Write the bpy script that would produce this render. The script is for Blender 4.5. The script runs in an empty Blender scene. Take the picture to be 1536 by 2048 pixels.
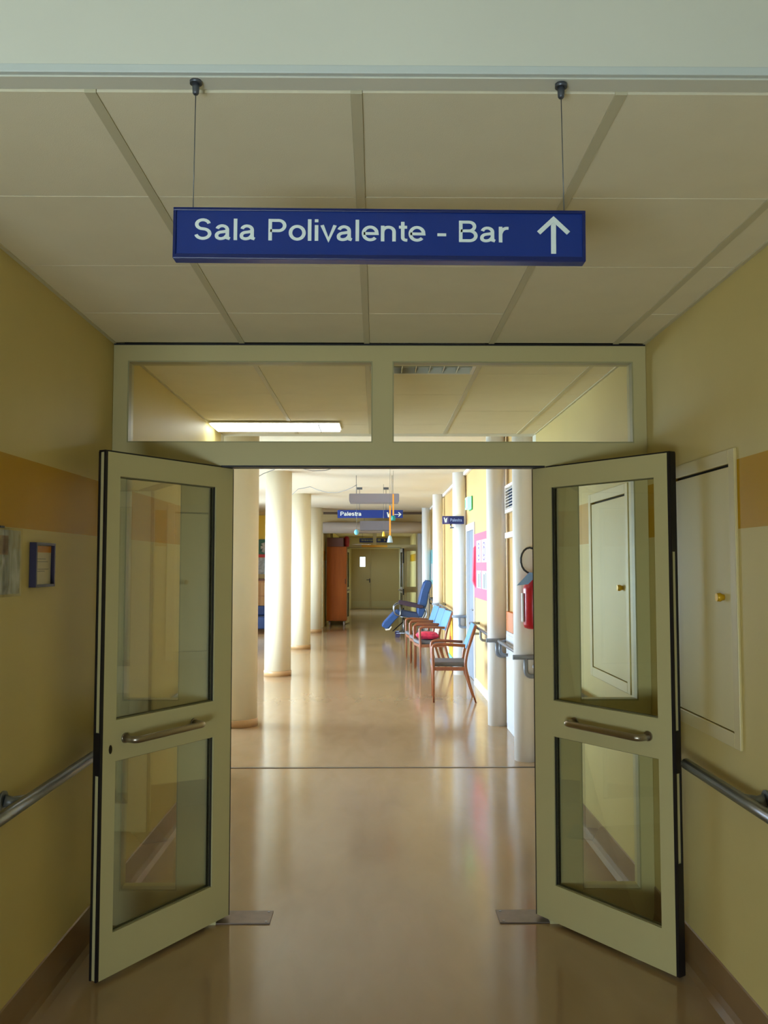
import bpy, bmesh, math, random
from mathutils import Vector, Matrix
random.seed(4)
SC = bpy.context.scene
COL = SC.collection
R = math.radians
CH = 1.665                      # camera height

# ---------------------------------------------------------------- camera
cam_d = bpy.data.cameras.new('camera'); cam = bpy.data.objects.new('camera', cam_d); COL.objects.link(cam)
cam.location = (0, 0, CH); cam.rotation_euler = (R(90 + 3.408), 0, R(-0.514))
cam_d.sensor_fit = 'VERTICAL'; cam_d.sensor_height = 36; cam_d.sensor_width = 27
cam_d.lens = 36 * 1780 / 2048; cam_d.clip_start = .05; cam_d.clip_end = 200
SC.camera = cam
# ---------------------------------------------------------------- world and colour
w = bpy.data.worlds.new('daylight'); SC.world = w; w.use_nodes = True
bgn = w.node_tree.nodes['Background']; bgn.inputs[0].default_value = (.66, .83, 1.0, 1); bgn.inputs[1].default_value = 74.0
SC.view_settings.view_transform = 'Standard'; SC.view_settings.look = 'None'
SC.view_settings.gamma = 1; SC.view_settings.use_curve_mapping = False
SC.view_settings.exposure = -0.95
SC.cycles.use_denoising = True
SC.cycles.max_bounces = 14; SC.cycles.diffuse_bounces = 8; SC.cycles.glossy_bounces = 6
SC.cycles.transparent_max_bounces = 24; SC.cycles.transmission_bounces = 8
SC.cycles.sample_clamp_indirect = 6
SC.cycles.caustics_reflective = False; SC.cycles.caustics_refractive = False

def portal(name, loc, rot, sx, sy):
    l = bpy.data.lights.new(name, 'AREA'); l.shape = 'RECTANGLE'; l.size = sx; l.size_y = sy
    l.cycles.is_portal = True
    o = bpy.data.objects.new(name, l); o.location = loc; o.rotation_euler = rot; COL.objects.link(o)
HX = -4.0                        # glazed side of the hall
LY = -2.2                        # wall behind the camera
LOBBY_LIGHT_WIN = (-2.1, -0.5, 0.1, 1.05)   # x0,x1,z0,z1 behind the camera; unseen low opening added to light lintel and ceiling
HALL_WINS = [(9.2, 12.9), (14.2, 17.0), (18.5, 20.6)]
HZ0, HZ1 = .12, 2.45
for y0, y1 in HALL_WINS:
    portal('window_daylight', (HX - .12, (y0 + y1) / 2, (HZ0 + HZ1) / 2), (0, R(-90), 0), HZ1 - HZ0, y1 - y0)
portal('window_daylight', ((LOBBY_LIGHT_WIN[0] + LOBBY_LIGHT_WIN[1]) / 2, LY - .12, (LOBBY_LIGHT_WIN[2] + LOBBY_LIGHT_WIN[3]) / 2), (R(90), 0, 0), LOBBY_LIGHT_WIN[1] - LOBBY_LIGHT_WIN[0], LOBBY_LIGHT_WIN[3] - LOBBY_LIGHT_WIN[2])

portal('window_daylight', (-1.54, 31.2, 1.5), (0, R(-90), 0), .8, 2.0)  # daylight for the unseen vestibule window added to light the far door

# ---------------------------------------------------------------- materials
def s2l(c):
    return tuple(((v / 255) / 12.92 if v / 255 <= .04045 else ((v / 255 + .055) / 1.055) ** 2.4) for v in c)
MATS = {}
def mat(name, rgb, rough=.5, metal=0, noise=0, nscale=8, bump=0, bscale=60, emit=0, spec=.5, coat=0, stretch=None):
    if name in MATS: return MATS[name]
    m = bpy.data.materials.new(name); m.use_nodes = True
    nt = m.node_tree; b = nt.nodes['Principled BSDF']
    c = s2l(rgb)
    b.inputs['Base Color'].default_value = (*c, 1)
    b.inputs['Roughness'].default_value = rough; b.inputs['Metallic'].default_value = metal
    b.inputs['Specular IOR Level'].default_value = spec
    if coat: b.inputs['Coat Weight'].default_value = coat; b.inputs['Coat Roughness'].default_value = .12
    tc = nt.nodes.new('ShaderNodeTexCoord')
    src = tc.outputs['Object']
    if stretch:
        mp = nt.nodes.new('ShaderNodeMapping'); mp.inputs['Scale'].default_value = stretch
        nt.links.new(src, mp.inputs[0]); src = mp.outputs[0]
    if noise:
        n = nt.nodes.new('ShaderNodeTexNoise'); n.inputs['Scale'].default_value = nscale; n.inputs['Detail'].default_value = 5
        nt.links.new(src, n.inputs['Vector'])
        r = nt.nodes.new('ShaderNodeValToRGB')
        r.color_ramp.elements[0].position = .3; r.color_ramp.elements[1].position = .7
        r.color_ramp.elements[0].color = (*[max(0, v * (1 - noise)) for v in c], 1)
        r.color_ramp.elements[1].color = (*[min(1, v * (1 + noise)) for v in c], 1)
        nt.links.new(n.outputs['Fac'], r.inputs[0]); nt.links.new(r.outputs[0], b.inputs['Base Color'])
    if bump:
        n2 = nt.nodes.new('ShaderNodeTexNoise'); n2.inputs['Scale'].default_value = bscale; n2.inputs['Detail'].default_value = 3
        nt.links.new(src, n2.inputs['Vector'])
        bp = nt.nodes.new('ShaderNodeBump'); bp.inputs['Strength'].default_value = bump; bp.inputs['Distance'].default_value = .002
        nt.links.new(n2.outputs['Fac'], bp.inputs['Height']); nt.links.new(bp.outputs[0], b.inputs['Normal'])
    if emit:
        b.inputs['Emission Color'].default_value = (*c, 1); b.inputs['Emission Strength'].default_value = emit
    MATS[name] = m; return m

def striped_wall(name, rgb, stripe, z0, z1, rough=.48):
    m = mat(name, rgb, rough, spec=.2, noise=.03, nscale=2.5, bump=.15, bscale=90)
    nt = m.node_tree; b = nt.nodes['Principled BSDF']
    g = nt.nodes.new('ShaderNodeNewGeometry'); sp = nt.nodes.new('ShaderNodeSeparateXYZ'); nt.links.new(g.outputs['Position'], sp.inputs[0])
    a = nt.nodes.new('ShaderNodeMath'); a.operation = 'GREATER_THAN'; a.inputs[1].default_value = z0
    c = nt.nodes.new('ShaderNodeMath'); c.operation = 'LESS_THAN'; c.inputs[1].default_value = z1
    nt.links.new(sp.outputs[2], a.inputs[0]); nt.links.new(sp.outputs[2], c.inputs[0])
    mu = nt.nodes.new('ShaderNodeMath'); mu.operation = 'MULTIPLY'; nt.links.new(a.outputs[0], mu.inputs[0]); nt.links.new(c.outputs[0], mu.inputs[1])
    mx = nt.nodes.new('ShaderNodeMix'); mx.data_type = 'RGBA'
    old = b.inputs['Base Color'].links[0].from_socket
    nt.links.new(mu.outputs[0], mx.inputs[0]); nt.links.new(old, mx.inputs[6]); mx.inputs[7].default_value = (*s2l(stripe), 1)
    nt.links.new(mx.outputs[2], b.inputs['Base Color'])
    return m

def glass_mat(name, tint, refl=1.0, rough=.0):
    m = bpy.data.materials.new(name); m.use_nodes = True; nt = m.node_tree; nt.nodes.clear()
    o = nt.nodes.new('ShaderNodeOutputMaterial'); t = nt.nodes.new('ShaderNodeBsdfTransparent'); t.inputs[0].default_value = (*tint, 1)
    g = nt.nodes.new('ShaderNodeBsdfGlossy'); g.inputs['Roughness'].default_value = rough
    f = nt.nodes.new('ShaderNodeFresnel'); f.inputs[0].default_value = 1.45
    mu = nt.nodes.new('ShaderNodeMath'); mu.operation = 'MULTIPLY'; mu.inputs[1].default_value = refl
    x = nt.nodes.new('ShaderNodeMixShader')
    nt.links.new(f.outputs[0], mu.inputs[0]); nt.links.new(mu.outputs[0], x.inputs[0]); nt.links.new(t.outputs[0], x.inputs[1]); nt.links.new(g.outputs[0], x.inputs[2])
    nt.links.new(x.outputs[0], o.inputs[0]); MATS[name] = m; return m

def floor_mat():
    m = mat('linoleum', (190, 158, 116), .2, spec=.6)
    nt = m.node_tree; b = nt.nodes['Principled BSDF']; tc = nt.nodes['Texture Coordinate']
    mp = nt.nodes.new('ShaderNodeMapping'); mp.inputs['Scale'].default_value = (3.5, 1.2, 1); nt.links.new(tc.outputs['Object'], mp.inputs[0])
    n = nt.nodes.new('ShaderNodeTexNoise'); n.inputs['Scale'].default_value = 1.6; n.inputs['Detail'].default_value = 8; n.inputs['Distortion'].default_value = .7
    nt.links.new(mp.outputs[0], n.inputs['Vector'])
    r = nt.nodes.new('ShaderNodeValToRGB'); r.color_ramp.elements[0].position = .3; r.color_ramp.elements[1].position = .72
    r.color_ramp.elements[0].color = (*s2l((163, 137, 104)), 1); r.color_ramp.elements[1].color = (*s2l((170, 144, 112)), 1)
    nt.links.new(n.outputs['Fac'], r.inputs[0]); nt.links.new(r.outputs[0], b.inputs['Base Color'])
    r2 = nt.nodes.new('ShaderNodeMapRange'); r2.inputs['To Min'].default_value = .125; r2.inputs['To Max'].default_value = .14
    nt.links.new(n.outputs['Fac'], r2.inputs['Value']); nt.links.new(r2.outputs[0], b.inputs['Roughness'])
    return m

FLOOR = floor_mat()
WALL = striped_wall('cream_paint_with_ochre_band', (212, 194, 130), (192, 146, 0), 1.795, 2.046)
PLASTER = mat('white_plaster', (222, 222, 208), .6, noise=.02, nscale=3, bump=.1)
YWALL = mat('yellow_hall_paint', (202, 168, 108), .5, noise=.03, nscale=2)
HCEIL = mat('hall_ceiling_paint', (214, 204, 182), .7)
TILE = mat('ceiling_tile', (236, 228, 200), .75, noise=.02, nscale=6, bump=.3, bscale=300)
RIB = mat('ceiling_rib', (205, 198, 168), .5)
DARK = mat('dark_void', (40, 36, 24), .9)
FRAME = mat('painted_aluminium', (198, 189, 140), .38, noise=.015, nscale=5)
BLACK = mat('black_rubber', (18, 14, 18), .5)
GLASS = glass_mat('clear_glass', (.975, .985, .945), .45)
SLEEVE = glass_mat('clear_sleeve', (.98, .98, .98), .25)
GLASS2 = glass_mat('window_glass', (.95, .97, .97), .4)
CREAMCOL = mat('cream_column_paint', (228, 220, 194), .45, noise=.02, nscale=3)
WHITECOL = mat('white_column_paint', (236, 236, 234), .45, noise=.015, nscale=3)
SKIRT = mat('brown_skirting', (136, 106, 70), .35, noise=.06, nscale=5)
PSKIRT = mat('pale_skirting', (226, 214, 188), .4)
STEEL = mat('brushed_steel', (138, 142, 150), .3, 1, noise=.05, nscale=30)
HSTEEL = mat('satin_steel', (170, 160, 145), .32, 1)
GREYP = mat('grey_plastic_rail', (122, 128, 138), .3)
BLUE = mat('blue_sign_enamel', (16, 46, 126), .3, noise=.04, nscale=4)
BLUED = mat('dark_blue_sign_edge', (10, 28, 90), .35)
WHITE = mat('white_lettering', (222, 232, 228), .5)
WOOD = mat('varnished_beech', (128, 72, 42), .35, noise=.15, nscale=12, stretch=(1, 1, .2))
ORWOOD = mat('orange_laminate', (158, 84, 26), .5, spec=.2, noise=.1, nscale=4, stretch=(6, 6, .5))
LTBLUE = mat('light_blue_upholstery', (84, 128, 170), .7, bump=.2)
GREYF = mat('grey_upholstery', (86, 84, 86), .7, bump=.2)
RBLUE = mat('blue_vinyl', (38, 76, 136), .45, noise=.05)
DPURP = mat('dark_armrest', (58, 42, 62), .4)
RED = mat('extinguisher_red', (168, 22, 34), .28)
PAPER = mat('paper', (196, 196, 194), .7)
DOORP = mat('olive_grey_door', (150, 134, 86), .45)
LOCKER = mat('white_lacquer', (206, 210, 216), .35)
GREYL = mat('grey_luminaire', (124, 119, 126), .4)
TIPW = mat('white_plastic', (236, 232, 226), .4)

# ---------------------------------------------------------------- mesh helpers
class MB:
    def __init__(s): s.v = []; s.f = []; s.sm = []
    def add(s, vs, fs, sm=False):
        n = len(s.v); s.v += [tuple(v) for v in vs]
        for f in fs: s.f.append([n + i for i in f]); s.sm.append(sm)
        return s
    def box(s, x0, x1, y0, y1, z0, z1):
        vs = [(x, y, z) for x in (x0, x1) for y in (y0, y1) for z in (z0, z1)]
        return s.add(vs, [(0, 1, 3, 2), (4, 6, 7, 5), (0, 4, 5, 1), (2, 3, 7, 6), (0, 2, 6, 4), (1, 5, 7, 3)])
    def prism(s, pts, axis, a, b):
        """pts 2D polygon; axis 'y': pts are (x,z); 'x': (y,z); 'z': (x,y)"""
        def P(p, t): return {'y': (p[0], t, p[1]), 'x': (t, p[0], p[1]), 'z': (p[0], p[1], t)}[axis]
        n = len(pts)
        vs = [P(p, a) for p in pts] + [P(p, b) for p in pts]
        return s.add(vs, [tuple(range(n)), tuple(range(2 * n - 1, n - 1, -1))] + [(i, (i + 1) % n, n + (i + 1) % n, n + i) for i in range(n)])
    def tube(s, pts, r, seg=10, closed=False):
        pts = [Vector(p) for p in pts]; n = len(pts)
        rs = r if isinstance(r, (list, tuple)) else [r] * n
        T = []
        for i in range(n):
            a = pts[i - 1] if (i or closed) else pts[0]; b = pts[(i + 1) % n] if (i < n - 1 or closed) else pts[-1]
            T.append((b - a).normalized())
        up = Vector((0, 0, 1)) if abs(T[0].z) < .9 else Vector((1, 0, 0))
        nv = (up - T[0] * up.dot(T[0])).normalized(); vs = []
        for i in range(n):
            nv = (nv - T[i] * nv.dot(T[i])).normalized(); bv = T[i].cross(nv)
            for k in range(seg):
                a = 2 * math.pi * k / seg
                vs.append(pts[i] + (nv * math.cos(a) + bv * math.sin(a)) * rs[i])
        fs = []
        m = n if closed else n - 1
        for i in range(m):
            for k in range(seg):
                j = (i + 1) % n
                fs.append((i * seg + k, i * seg + (k + 1) % seg, j * seg + (k + 1) % seg, j * seg + k))
        s.add(vs, fs, True)
        if not closed:
            o = len(s.v) - len(vs)
            s.f.append([o + k for k in range(seg)][::-1]); s.sm.append(False)
            s.f.append([o + (n - 1) * seg + k for k in range(seg)]); s.sm.append(False)
        return s
    def lathe(s, prof, c=(0, 0, 0), seg=24):
        vs = []; n = len(prof)
        for r_, z in prof:
            for k in range(seg):
                a = 2 * math.pi * k / seg; vs.append((c[0] + r_ * math.cos(a), c[1] + r_ * math.sin(a), c[2] + z))
        fs = [(i * seg + k, i * seg + (k + 1) % seg, (i + 1) * seg + (k + 1) % seg, (i + 1) * seg + k) for i in range(n - 1) for k in range(seg)]
        o = len(s.v); s.add(vs, fs, True)
        s.f.append([o + k for k in range(seg)][::-1]); s.sm.append(False)
        s.f.append([o + (n - 1) * seg + k for k in range(seg)]); s.sm.append(False)
        return s
    def obj(s, name, m, parent=None, bevel=0, seg=2, loc=None):
        me = bpy.data.meshes.new(name); me.from_pydata(s.v, [], s.f); me.update()
        me.polygons.foreach_set('use_smooth', s.sm)
        bm = bmesh.new(); bm.from_mesh(me); bmesh.ops.recalc_face_normals(bm, faces=bm.faces); bm.to_mesh(me); bm.free()
        me.materials.append(m)
        o = bpy.data.objects.new(name, me); COL.objects.link(o)
        if parent: o.parent = parent
        if loc: o.location = loc
        if bevel:
            b = o.modifiers.new('bevel', 'BEVEL'); b.width = bevel; b.segments = seg; b.limit_method = 'ANGLE'; b.angle_limit = R(40)
        return o
def arc(c, r, a0, a1, n, plane='xz', k=0.0):
    out = []
    for i in range(n + 1):
        a = R(a0 + (a1 - a0) * i / n); u, v = c[0] + r * math.cos(a), c[1] + r * math.sin(a)
        out.append({'xz': (u, k, v), 'xy': (u, v, k), 'yz': (k, u, v)}[plane])
    return out
def rounded(pts, r=.05, n=4):
    """round the inner corners of a 3D polyline"""
    P = [Vector(p) for p in pts]; out = [P[0]]
    for i in range(1, len(P) - 1):
        a, b, c = P[i - 1], P[i], P[i + 1]
        d1 = (a - b); d2 = (c - b); rr = min(r, d1.length * .45, d2.length * .45)
        p1 = b + d1.normalized() * rr; p2 = b + d2.normalized() * rr
        for k in range(n + 1):
            t = k / n; out.append(p1 * (1 - t) ** 2 + b * 2 * t * (1 - t) + p2 * t * t)
    out.append(P[-1]); return out
def thing(name, label, cat, loc=(0, 0, 0), rz=0, group=None):
    o = bpy.data.objects.new(name, None); COL.objects.link(o); o.location = loc; o.rotation_euler = (0, 0, rz)
    o.empty_display_size = .1
    o['label'] = label; o['category'] = cat
    if group: o['group'] = group
    return o
def tag(o, label, cat, group=None, kind=None):
    o['label'] = label; o['category'] = cat
    if group: o['group'] = group
    if kind: o['kind'] = kind
    return o
def struct(o): o['kind'] = 'structure'; return o
def copy_tree(o, parent=None):
    c = o.copy(); COL.objects.link(c); c.parent = parent
    for ch in list(o.children): copy_tree(ch, c)
    return c
def ell(cx, cy, rx, ry, a0, a1, n=14):
    return [(cx + rx * math.cos(R(a0 + (a1 - a0) * i / n)), cy + ry * math.sin(R(a0 + (a1 - a0) * i / n))) for i in range(n + 1)]
def smooth(P, n=5):
    out = []
    Q = [P[0]] + P + [P[-1]]
    for i in range(1, len(Q) - 2):
        p0, p1, p2, p3 = Q[i - 1:i + 3]
        for k in range(n):
            t = k / n
            out.append(tuple(.5 * (2 * p1[d] + (p2[d] - p0[d]) * t + (2 * p0[d] - 5 * p1[d] + 4 * p2[d] - p3[d]) * t * t + (3 * p1[d] - p0[d] - 3 * p2[d] + p3[d]) * t ** 3) for d in (0, 1)))
    return out + [P[-1]]
GLYPH = {
 'S': (.76, [ell(.33, .725, .225, .21, 12, 270) + ell(.33, .29, .25, .225, 90, -168)[1:]]),
 'a': (.65, [ell(.27, .48, .185, .185, 165, 0, 10) + [(.455, .2), (.47, .09), (.55, .06)],
             smooth([(.455, .42), (.32, .385), (.16, .35), (.075, .25), (.09, .12), (.21, .062), (.36, .11), (.455, .24)])]),
 'l': (.25, [[(.1, 0), (.1, 1)]]),
 'P': (.76, [[(.1, 0), (.1, .935)] + ell(.4, .695, .22, .24, 90, -90) + [(.1, .455)]]),
 'o': (.67, [ell(.32, .365, .245, .30, 0, 360, 24)]),
 'i': (.25, [[(.1, 0), (.1, .73)], [(.1, .87), (.1, 1)]]),
 'v': (.58, [[(.05, .73), (.285, .04), (.52, .73)]]),
 'e': (.67, [[(.08, .36), (.56, .36)] + ell(.32, .365, .245, .30, 8, 318, 22)[1:]]),
 'n': (.66, [[(.1, 0), (.1, .73)], [(.1, .42)] + ell(.31, .455, .205, .21, 165, 0, 10) + [(.515, 0)]]),
 't': (.37, [[(.17, .92), (.17, .2)] + ell(.29, .185, .12, .12, 190, 270, 5) + [(.34, .062)], [(.03, .67), (.33, .67)]]),
 'B': (.80, [[(.1, 0), (.1, .935)] + ell(.4, .73, .2, .205, 90, -90) + [(.1, .525)], [(.38, .525)] + ell(.42, .295, .23, .23, 90, -90) + [(.1, .065)]]),
 'r': (.42, [[(.1, 0), (.1, .73)], smooth([(.1, .4), (.17, .57), (.28, .655), (.39, .66)])]),
 's': (.59, [ell(.275, .525, .18, .14, 12, 270, 10) + ell(.275, .225, .2, .16, 90, -168, 10)[1:]]),
 '-': (.42, [[(.03, .33), (.35, .33)]]), ' ': (.36, [])}
def text(name, body, m, parent, x0, x1, zb, y, cap, depth=.0012, t=.125):
    """drawn grotesque letters in the XZ plane facing -Y; every letter is a part of its sign"""
    adv = sum(GLYPH[c][0] for c in body); first = .04; sx = (x1 - x0) / (adv - .12); x = x0 - first * sx
    for c in body:
        wd, strokes = GLYPH[c]
        b = MB()
        for si, P in enumerate(strokes):
            P = [p for i, p in enumerate(P) if i == 0 or (abs(p[0] - P[i - 1][0]) + abs(p[1] - P[i - 1][1])) > 1e-4]
            closed = abs(P[0][0] - P[-1][0]) + abs(P[0][1] - P[-1][1]) < 1e-3
            if closed: P = P[:-1]
            n = len(P); Lf, Rt = [], []
            for i in range(n):
                a = Vector(P[i - 1] if (i or closed) else P[i]); q = Vector(P[i]); d = Vector(P[(i + 1) % n] if (i < n - 1 or closed) else P[i])
                u = (q - a).normalized() if (q - a).length else (d - q).normalized(); v = (d - q).normalized() if (d - q).length else u
                nn = (Vector((-u.y, u.x)) + Vector((-v.y, v.x))); nn = nn.normalized() if nn.length > 1e-5 else Vector((-u.y, u.x))
                sc = min(1.9, 1 / max(.3, nn.dot(Vector((-u.y, u.x))))) * t / 2
                Lf.append(q + nn * sc); Rt.append(q - nn * sc)
            e = depth * (1 + .04 * si); vs = []
            for pz in (y, y - e):
                for A in (Lf, Rt): vs += [(x + p.x * sx, pz, zb + p.y * cap) for p in A]
            fs = []
            for i in range(n if closed else n - 1):
                j = (i + 1) % n
                fs += [(2 * n + i, 2 * n + j, 3 * n + j, 3 * n + i), (i, j, 2 * n + j, 2 * n + i), (n + i, n + j, 3 * n + j, 3 * n + i)]
            if not closed: fs += [(0, n, 3 * n, 2 * n), (n - 1, 2 * n - 1, 4 * n - 1, 3 * n - 1)]
            b.add(vs, fs)
        if strokes: b.obj('letter', m, parent)
        x += wd * sx

# ================================================================= SETTING
XL, XR = -1.262, 1.303          # corridor walls
YP = 4.29                       # door screen
CZ = 2.733                      # corridor ceiling
YE = 7.35                       # end of corridor
HR = 1.39                       # hall right wall
HC = 3.09                       # hall ceiling
YB = 24.0                       # hall end bulkhead

struct(MB().box(-6.0, 3.2, LY - .1, 36.2, -.1, 0).obj('floor', FLOOR))
# joint strip in the floor
struct(MB().box(XL, XR + .03, 7.42, 7.455, 0, .004).obj('trim_1', mat('grey_metal_strip', (120, 110, 100), .35, .7), bevel=.001))

# lobby behind the camera
struct(MB().box(-2.75, -2.6, LY, 1.9, 0, 3.5).obj('wall_lobby_left', PLASTER))
struct(MB().box(2.6, 2.75, LY, 1.9, 0, 3.5).obj('wall_lobby_right', PLASTER))
struct(MB().box(-2.75, 2.75, LY - .1, 2.05, 3.4, 3.5).obj('ceiling_lobby', PLASTER))
a, b, c, d = LOBBY_LIGHT_WIN
m = MB(); m.box(-2.75, a, LY - .1, LY, 0, 3.4).box(b, 2.75, LY - .1, LY, 0, 3.4).box(a, b, LY - .1, LY, 0, c).box(a, b, LY - .1, LY, d, 3.4)
struct(m.obj('wall_back', PLASTER))
def window(name, horizontal, p0, p1, z0, z1, at, mull=1, gm=None):
    wf = MB(); t = .05
    def bx(u0, u1, w0, w1):
        if horizontal: wf.box(u0, u1, at - .03, at + .03, w0, w1)
        else: wf.box(at - .03, at + .03, u0, u1, w0, w1)
    bx(p0, p0 + t, z0, z1); bx(p1 - t, p1, z0, z1); bx(p0 + t, p1 - t, z0, z0 + t); bx(p0 + t, p1 - t, z1 - t, z1)
    st = (p1 - p0) / (mull + 1)
    for k in range(1, mull + 1): bx(p0 + st * k - t / 2, p0 + st * k + t / 2, z0 + t, z1 - t)
    f = struct(wf.obj(name, FRAME))
    for k in range(mull + 1):
        u0, u1 = p0 + st * k + t / 2, p0 + st * (k + 1) - t / 2
        g = MB()
        if horizontal: g.box(u0, u1, at - .004, at + .004, z0 + t, z1 - t)
        else: g.box(at - .004, at + .004, u0, u1, z0 + t, z1 - t)
        g.obj('pane', gm or GLASS2, f)
    return f
window('window_1', True, a, b, c, d, LY - .05, 1, glass_mat('light_tint_glass', (1.0, .985, .94), .4))  # unseen window added for its light; pane tint warms the daylight

# lintel above the mouth of the corridor
m = MB(); m.box(-2.6, XL, 1.9, 2.0, 0, 3.4).box(XR, 2.6, 1.9, 2.0, 0, 3.4).box(XL, XR, 1.9, 1.95, 2.735, 3.4)
struct(m.obj('wall_lintel', PLASTER))
struct(MB().box(-2.6, 2.6, 1.885, 1.9, 2.738, 2.757).obj('trim_2', mat('pale_trim', (206, 214, 210), .4), bevel=.002))

# corridor side walls (recess for the two wall hatches on the right)
HZa, HZb = 1.055, 2.04
struct(MB().box(XL - .15, XL, 2.0, 7.2, 0, 2.9).obj('wall_left', WALL))
m = MB()
H1 = (3.235, 3.86); H2 = (4.60, 5.345)
m.box(XR, XR + .15, 2.0, 7.2, 0, HZa).box(XR, XR + .15, 2.0, 7.2, HZb, 2.9)
for y0, y1 in ((2.0, H1[0]), (H1[1], H2[0]), (H2[1], 7.2)): m.box(XR, XR + .15, y0, y1, HZa, HZb)
m.box(XR + .1, XR + .15, H1[0], H1[1], HZa, HZb).box(XR + .1, XR + .15, H2[0], H2[1], HZa, HZb)
struct(m.obj('wall_right', WALL))
for nm, x, s in (('baseboard_left', XL, 1), ('baseboard_right', XR, -1)):
    for y0, y1 in ((2.0, YP - .05), (YP + .05, 7.2)):
        pr = [(x, 0), (x + s * .03, 0), (x + s * .012, .02), (x + s * .006, .05), (x + s * .005, .165), (x, .17)]
        struct(MB().prism(pr, 'y', y0, y1).obj(nm, SKIRT))

# suspended ceilings with tiles and ribs
def grid_ceiling(name, y0, y1, joints, top=CZ + .05, skip=None):
    slab = struct(MB().box(XL, XR, y0 - (.2 if y0 > 3 else 0), y1 + (.055 if y1 < 5 else .1), top - .005, top + .02).obj(name, DARK))
    ribs = [-.646, -.045, .556, 1.157]
    edges = [XL + .012] + ribs + [XR - .012]
    ys = [y0 + .004] + joints + [y1 - .004]
    for x in ribs:
        r_ = MB().box(x - .013, x + .013, y0 + .002, y1 - .002, CZ - .004, CZ + .012); r_.obj('ceiling_rib', RIB, slab)
    for x0, x1 in ((XL, XL + .014), (XR - .014, XR)):
        MB().box(x0, x1, y0 + .002, y1 - .002, CZ - .006, CZ + .008).obj('edge_angle', RIB, slab)
    cache = {}
    for i in range(len(edges) - 1):
        for j in range(len(ys) - 1):
            xa, xb = edges[i] + (.0 if i == 0 else .0135), edges[i + 1] - (.0 if i == 4 else .0135)
            ya, yb = ys[j] + .002, ys[j + 1] - .002
            if skip and skip(i, j): continue
            key = (round(xb - xa, 3), round(yb - ya, 3))
            if key not in cache:
                dx, dy = (xb - xa) / 2, (yb - ya) / 2
                o = MB().box(-dx, dx, -dy, dy, 0, .02).obj('ceiling_tile', TILE, slab); cache[key] = o
            else:
                o = cache[key].copy(); COL.objects.link(o)
            o.location = ((xa + xb) / 2, (ya + yb) / 2, CZ - .001 + random.uniform(0, .0015))
    return slab
grid_ceiling('ceiling', 1.952, 4.235, [2.53, 3.13, 3.73])
j2 = [4.93, 5.53, 6.13, 6.73]
grid_ceiling('ceiling', 4.345, 7.2, j2, skip=lambda i, j: (i == 2 and j == 0))

# hall shell
m = MB(); m.box(-6.0, XL - .0, 7.2, 7.35, 0, HC).box(XR, 2.6, 7.2, 7.35, 0, HC).box(XL, XR, 7.2, 7.35, CZ, HC)
struct(m.obj('wall_hall_front', PLASTER))
HD = (12.52, 13.52)             # door in the right hall wall
m = MB(); m.box(HR, HR + .12, 7.35, HD[0], 0, HC).box(HR, HR + .12, HD[1], 26, 0, HC).box(HR, HR + .12, HD[0], HD[1], 2.22, HC)
struct(m.obj('wall_hall_right', YWALL))
struct(MB().box(-6.0, HR + .12, 7.2, 24.1, HC, HC + .1).obj('ceiling_hall', HCEIL))
struct(MB().box(HR - .05, HR, 7.35, 24, HC - .05, HC).obj('trim_3', TIPW, bevel=.008))
for y0, y1 in ((7.35, HD[0] - .08), (HD[1] + .08, 25.9)):
    struct(MB().prism([(HR, 0), (HR - .02, 0), (HR - .012, .1), (HR, .105)], 'y', y0, y1).obj('baseboard_hall_right', PSKIRT))
# glazed side
m = MB(); m.box(HX - .1, HX, 7.35, 24, 0, HZ0).box(HX - .1, HX, 7.35, 24, HZ1, HC)
prev = 7.35
for y0, y1 in HALL_WINS: m.box(HX - .1, HX, prev, y0, HZ0, HZ1); prev = y1
m.box(HX - .1, HX, prev, 24.1, HZ0, HZ1)
struct(m.obj('wall_hall_left', YWALL))
for k, (y0, y1) in enumerate(HALL_WINS): window('window_%d' % (k + 2), False, y0, y1, HZ0, HZ1, HX - .05, 1)
# end of the left bay of the hall and the bulkhead over the far corridor
LB = -1.42
m = MB(); m.box(HX, LB, YB, YB + .1, 0, HC).box(LB, HR, YB, YB + .1, 2.52, HC)
struct(m.obj('wall_hall_end', mat('olive_cream_paint', (196, 178, 130), .5)))
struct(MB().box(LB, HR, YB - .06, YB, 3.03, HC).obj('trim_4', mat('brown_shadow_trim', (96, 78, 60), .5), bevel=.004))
d_ = struct(MB().tube([(LB, YB - .16, 2.66), (HR, YB - .16, 2.66)], .15, 20).obj('trim_5', mat('painted_duct', (200, 190, 180), .4)))
# far vestibule
m = MB(); m.box(LB - .1, LB, YB + .1, 30.2, 0, 2.75).box(LB - .1, LB, 32.2, 34, 0, 2.75).box(LB - .1, LB, 30.2, 32.2, 0, 1.1).box(LB - .1, LB, 30.2, 32.2, 1.9, 2.75)
struct(m.obj('wall_far_left', WALL)); window('window_6', False, 30.2, 32.2, 1.1, 1.9, LB - .05, 1)  # side window is unseen, added to brighten the far door
m = MB(); m.box(1.30, 1.39, 26.06, 34, 0, 2.75); struct(m.obj('wall_far_right', WALL))
struct(MB().box(LB - .1, 1.5, YB + .1, 34.1, 2.75, 2.85).obj('ceiling_far', HCEIL))
struct(MB().box(LB - .1, 1.5, 34.0, 34.1, 0, 2.75).obj('wall_far_end', mat('far_wall_paint', (180, 168, 124), .5)))

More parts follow.
